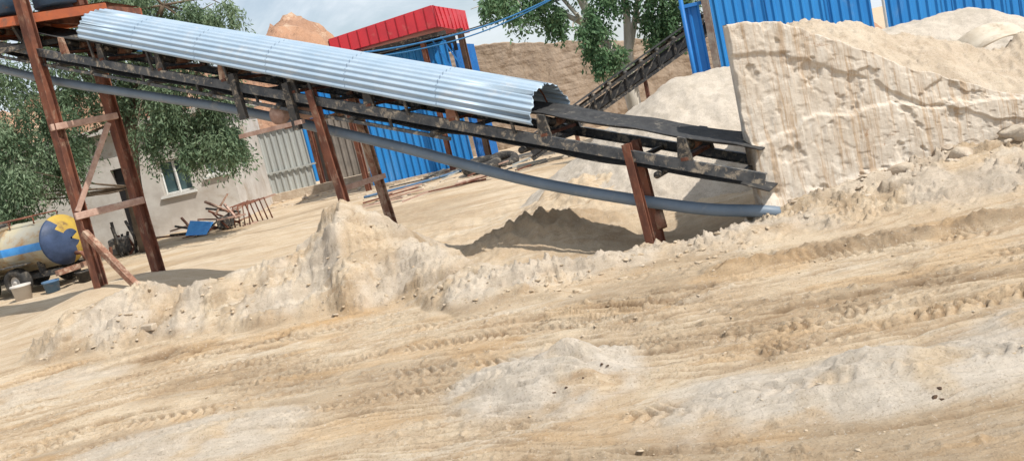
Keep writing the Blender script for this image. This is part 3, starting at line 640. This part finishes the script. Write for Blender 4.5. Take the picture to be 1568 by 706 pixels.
def sack():
    V=[];F=[];nu,nv=22,12;z0=gz(5.35,9.2)+.08
    for i in range(nu):
        for j in range(nv):
            u=i/(nu-1);v=j/(nv-1);a=u*math.pi
            r_=.28+.03*math.sin(v*7+u*5);x=5.32-.36*math.cos(a)*(.75+.25*v);zz=z0-.03+r_*math.sin(a)**.8*(.45+.55*v)*(.7+.45*u);y=9.0+.4*v-.1*math.sin(a)+.02*math.sin(u*14)
            V.append((x,y,zz))
    for i in range(nu-1):
        for j in range(nv-1): F.append((i*nv+j,i*nv+j+1,(i+1)*nv+j+1,(i+1)*nv+j))
    o=mesh_py('dusty_sack',V,F,CLOTH,smooth=True);md=o.modifiers.new('s','SOLIDIFY');md.thickness=.025
    md=o.modifiers.new('ss','SUBSURF');md.levels=1;md.render_levels=1
sack()
def cable(name,pts,rad,mat=CABLE): tube(name,curve_pts(pts,14),rad,mat,n=6)
cable('overhead_cable',[(-6.5,17.5,4.2),(-3.25,17,3.22),(-.81,17,2.94),(1.64,17,3.18),(5.5,16.5,4.3)],.018)
cable('overhead_cable.001',[(-6.5,17.4,4.1),(-3.25,17,3.16),(-.9,17,2.83),(1.5,17,3.12),(5.3,16.5,4.4)],.014)
cable('overhead_cable.002',[(-3.3,22.3,3.3),(-1.5,21.5,3.25),(.3,21,3.3),(2.5,20.5,3.45)],.014,DARK)
cable('ground_hose',[(-3.2,20.6,.06),(-2,20.9,.07),(-1,21.6,.07),(0,21.9,.1)],.035,DRUM)
# ------------------------------------------------------------------ trees
def leaves(name,P,D,ln,wd,mat,parent,leaf_tone,seed):
    r=np.random.default_rng(seed);n=len(P)
    D=D/np.linalg.norm(D,axis=1,keepdims=True);R=np.cross(D,r.normal(size=(n,3)));R/=np.linalg.norm(R,axis=1,keepdims=True)
    L=(ln*r.uniform(.6,1.3,n))[:,None];W=(wd*r.uniform(.6,1.3,n))[:,None]
    V=np.stack([P,P+D*L*.5+R*W*.5,P+D*L,P+D*L*.5-R*W*.5],1).reshape(-1,3)
    F=np.arange(4*n).reshape(n,4)
    return mesh_np(name,V,F,mat,parent,attrs={'leaf_tone':np.repeat(leaf_tone,4)})
def tree(name,limbs,clumps,leaf,nst,npl,droop,ln,wd,barkm,seed):
    e=empty(name);r=np.random.default_rng(seed)
    for i,(pts,ra) in enumerate(limbs):
        c=curve_pts(pts,6);tube('limb_%d'%i,c,list(np.linspace(ra[0],ra[1],len(c))),barkm,e,n=9)
    PP=[];DD=[];RR=[]
    for ci,(c,rad,wt) in enumerate(clumps):
        c=np.array(c,float);rad=np.array(rad,float)
        m=int(nst*wt)
        for k in range(3):
            q=r.normal(size=3);q/=np.linalg.norm(q);src=min((np.array(p) for l,_ in limbs for p in l),key=lambda p:np.linalg.norm(p-c))
            tip=c+q*rad*.7;tube('twig_%d_%d'%(ci,k),curve_pts([src,(src+tip)/2+r.normal(size=3)*.12,tip],4),list(np.linspace(.03,.008,9)),barkm,e,n=5)
        sub=[c+rad*(lambda v:v/np.linalg.norm(v)*r.uniform(.25,1.0))(r.normal(size=3)) for _ in range(max(5,int(12*wt)))]
        for s in sub:
            sr=rad*r.uniform(.22,.42);tone=r.normal(0,.10)
            for _ in range(max(1,m//len(sub))):
                v=r.normal(size=3);v/=np.linalg.norm(v);st=s+sr*v*r.uniform(.3,1)
                L=droop*r.uniform(.4,1.2);t=np.linspace(0,1,npl)[:,None]+r.uniform(0,.05,(npl,1))
                out=np.array([v[0]*.35,v[1]*.35,0]);pts=st+out*t*L*.8+np.array([0,0,-1])*L*t**1.4+r.normal(size=(npl,3))*.03
                PP.append(pts);DD.append(np.tile([v[0]*.4,v[1]*.4,-.8],(npl,1))+r.normal(size=(npl,3))*.6)
                RR.append(np.clip(.45+tone+.22*v[2]+.12*(st[2]-c[2])/rad[2]+r.normal(0,.14,npl),0,1))  # tone gets lighter towards the clump top, plus random spread
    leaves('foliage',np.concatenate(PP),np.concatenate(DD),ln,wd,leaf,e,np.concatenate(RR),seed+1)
    return e
limbs1=[([(-8.2,20.2,-.1),(-8.1,20.1,1.5),(-7.7,20,3)],(.22,.15)),([(-7.7,20,3),(-6.8,19.5,4.2),(-6.0,19,5)],(.13,.05)),([(-7.7,20,3),(-8.5,20,4.3),(-9.3,19.5,5.2)],(.13,.05)),([(-7.7,20,3),(-7.6,20.2,4.6),(-7.4,20,6.3)],(.13,.05)),([(-7.7,20,3),(-6.6,19.4,3.6),(-5.7,19.1,3.5)],(.1,.04))]
cl1=[((-7.9,20,5.4),(1.7,1.2,1.4),1.6),((-6.6,19.3,4.9),(1.25,1,1.1),1.7),((-5.3,19.2,4.6),(.7,.7,.6),1.3),((-5.9,19.2,3.3),(.95,.8,.9),1.3),((-5.75,19.2,2.5),(.75,.7,.6),1.0),((-5.5,19.2,2.0),(.45,.5,.4),.5),((-9.3,19.6,4.4),(1.5,1,1.4),1.5),((-10,19.4,3.2),(1.2,1,1.2),1.5),((-9.9,19.2,2.3),(1.1,.8,.8),1.2),((-10.6,19.0,1.6),(.8,.7,.7),.9),((-7.2,19.6,3.7),(1.2,.8,.9),1.4),((-6.9,19.2,2.8),(.8,.6,.6),.9),((-6.3,19.2,2.3),(.5,.5,.45),.6),((-8.6,19.6,3.7),(1.0,.8,.8),1.1),((-8.9,19.5,2.8),(.6,.6,.5),.5),((-6.8,20,6.2),(1.3,1,.9),1.1),((-11,19.5,4.6),(1.3,1,1.6),1.2)]
tree('willow_tree',limbs1,cl1,LEAF1,330,14,.65,.11,.034,BARKD,21)
tree('willow_tree',[([(-13.5,22,-.1),(-13.4,22,1.6),(-13.2,22,3)],(.2,.1))],[((-13.2,21.6,2.2),(1.6,1,1.6),1.3),((-12,21.2,1.6),(1.2,.8,1.2),1.2),((-13.8,22,4),(1.6,1,1.4),1)],LEAF1,240,13,.6,.12,.038,BARKD,31)
limbs2=[([(3.55,21.2,-.1),(3.4,21,1.4),(3.0,21,2.6),(2.55,21,4.2),(2.3,21,5.4)],(.17,.06)),([(3.55,21.2,.3),(3.6,21,1.8),(3.75,20.9,3.2),(3.6,20.8,5)],(.14,.05)),([(3.4,21,1.4),(3.9,21.1,2.6),(4.4,21,3.9)],(.11,.04)),([(3.0,21,2.6),(2.2,20.8,3.2),(1.5,20.6,3.8)],(.08,.03)),([(3.1,21,2.3),(2.6,20.8,3.0),(1.8,20.7,4.4)],(.07,.03))]
cl2=[((1.3,20.6,3.7),(1.0,.7,.5),1.0),((2.4,20.6,4.1),(1.0,.8,.7),1.0),((2.75,20.4,2.7),(.45,.5,.6),.8),((2.95,20.3,2.0),(.40,.4,.45),.6),((3.25,20.3,3.4),(.4,.4,.4),.4),((4.3,20.6,3.6),(.9,.8,.8),1.2),((4.7,20.8,2.9),(.7,.6,.8),1.2),((4.35,20.9,2.3),(.6,.5,.45),.7),((2.1,20.6,3.1),(.5,.4,.4),.6),((.6,20.7,3.8),(.6,.6,.4),.5),((3.3,20.6,5.2),(1.4,1,.7),.9),((5.3,21,3.6),(.8,.7,.9),.8)]
tree('eucalyptus_tree',limbs2,cl2,LEAF2,210,11,.42,.12,.055,BARK,41)
def hill():
    nx,ny=260,90;xs=np.linspace(-60,30,nx);yv=np.linspace(62,95,ny);XX,YY=np.meshgrid(xs,yv,indexing='ij')
    prof=np.interp(XX,[-60,-40,-25,-18.6,-16.3,-15.2,-13.9,-12.6,-11.4,-10,-7,0,30],[6,9,8.5,8.2,10.0,10.9,11.6,10.7,9.2,6.8,4,2,1])
    k=sm(62,73,YY)*sm(95,80,YY)
    ZZ=prof*k+1.1*fbm(XX*.25,YY*.25,5,140)*k+.8*np.abs(fbm(XX*.6,YY*.6,4,145))*k-.3
    id_=np.arange(nx*ny).reshape(nx,ny);F=np.stack([id_[:-1,:-1],id_[1:,:-1],id_[1:,1:],id_[:-1,1:]],-1).reshape(-1,4)
    mesh_np('rocky_hill',np.stack([XX.ravel(),YY.ravel(),ZZ.ravel()],1),F,HILL)
hill()
# ------------------------------------------------------------------ light, sky, camera
S=Vector((.56,-.44,.93)).normalized()
sun=bpy.data.lights.new('sun','SUN');sun.energy=4.7;sun.angle=math.radians(.6);sun.color=(1,.95,.87)
so=link(bpy.data.objects.new('sun',sun));so.rotation_euler=S.to_track_quat('Z','Y').to_euler();so.location=(5,-5,20)
w=bpy.data.worlds.new('World');scene.world=w;w.use_nodes=True;nt=w.node_tree;N=nt.nodes;L=nt.links
bg=N['Background'];sky=N.new('ShaderNodeTexSky');sky.sky_type='NISHITA';sky.sun_disc=False
sky.sun_elevation=math.asin(S.z);sky.sun_rotation=math.atan2(S.x,S.y);sky.air_density=1.0;sky.dust_density=1.2
tc=N.new('ShaderNodeTexCoord');mp=N.new('ShaderNodeMapping');mp.inputs['Scale'].default_value=(1,1,2.6);L.new(tc.outputs['Generated'],mp.inputs[0])
f_=ramp(nt,noise(nt,3.2,9,.62,mp.outputs[0],.4),.36,.60)
L.new(mixc(nt,mul(nt,mul(nt,f_,.6),.30,'ADD'),sky.outputs[0],(7.9,8.5,9.1)),bg.inputs[0]);bg.inputs[1].default_value=.115
cam=bpy.data.cameras.new('camera');cam.sensor_width=36;cam.lens=36*1350/1568;cam.clip_end=3000;cam.clip_start=.05
co=link(bpy.data.objects.new('camera',cam));p=math.radians(8.8);r_=math.radians(13)
Fw=Vector((0,math.cos(p),-math.sin(p)));R0=Vector((1,0,0));U0=Vector((0,math.sin(p),math.cos(p)))
Rr=R0*math.cos(r_)-U0*math.sin(r_);Uu=R0*math.sin(r_)+U0*math.cos(r_)
M=Matrix((Rr,Uu,-Fw)).transposed().to_4x4();M.translation=Vector((0,0,1.7));co.matrix_world=M
scene.camera=co
scene.view_settings.view_transform='Standard';scene.view_settings.look='None';scene.view_settings.exposure=0
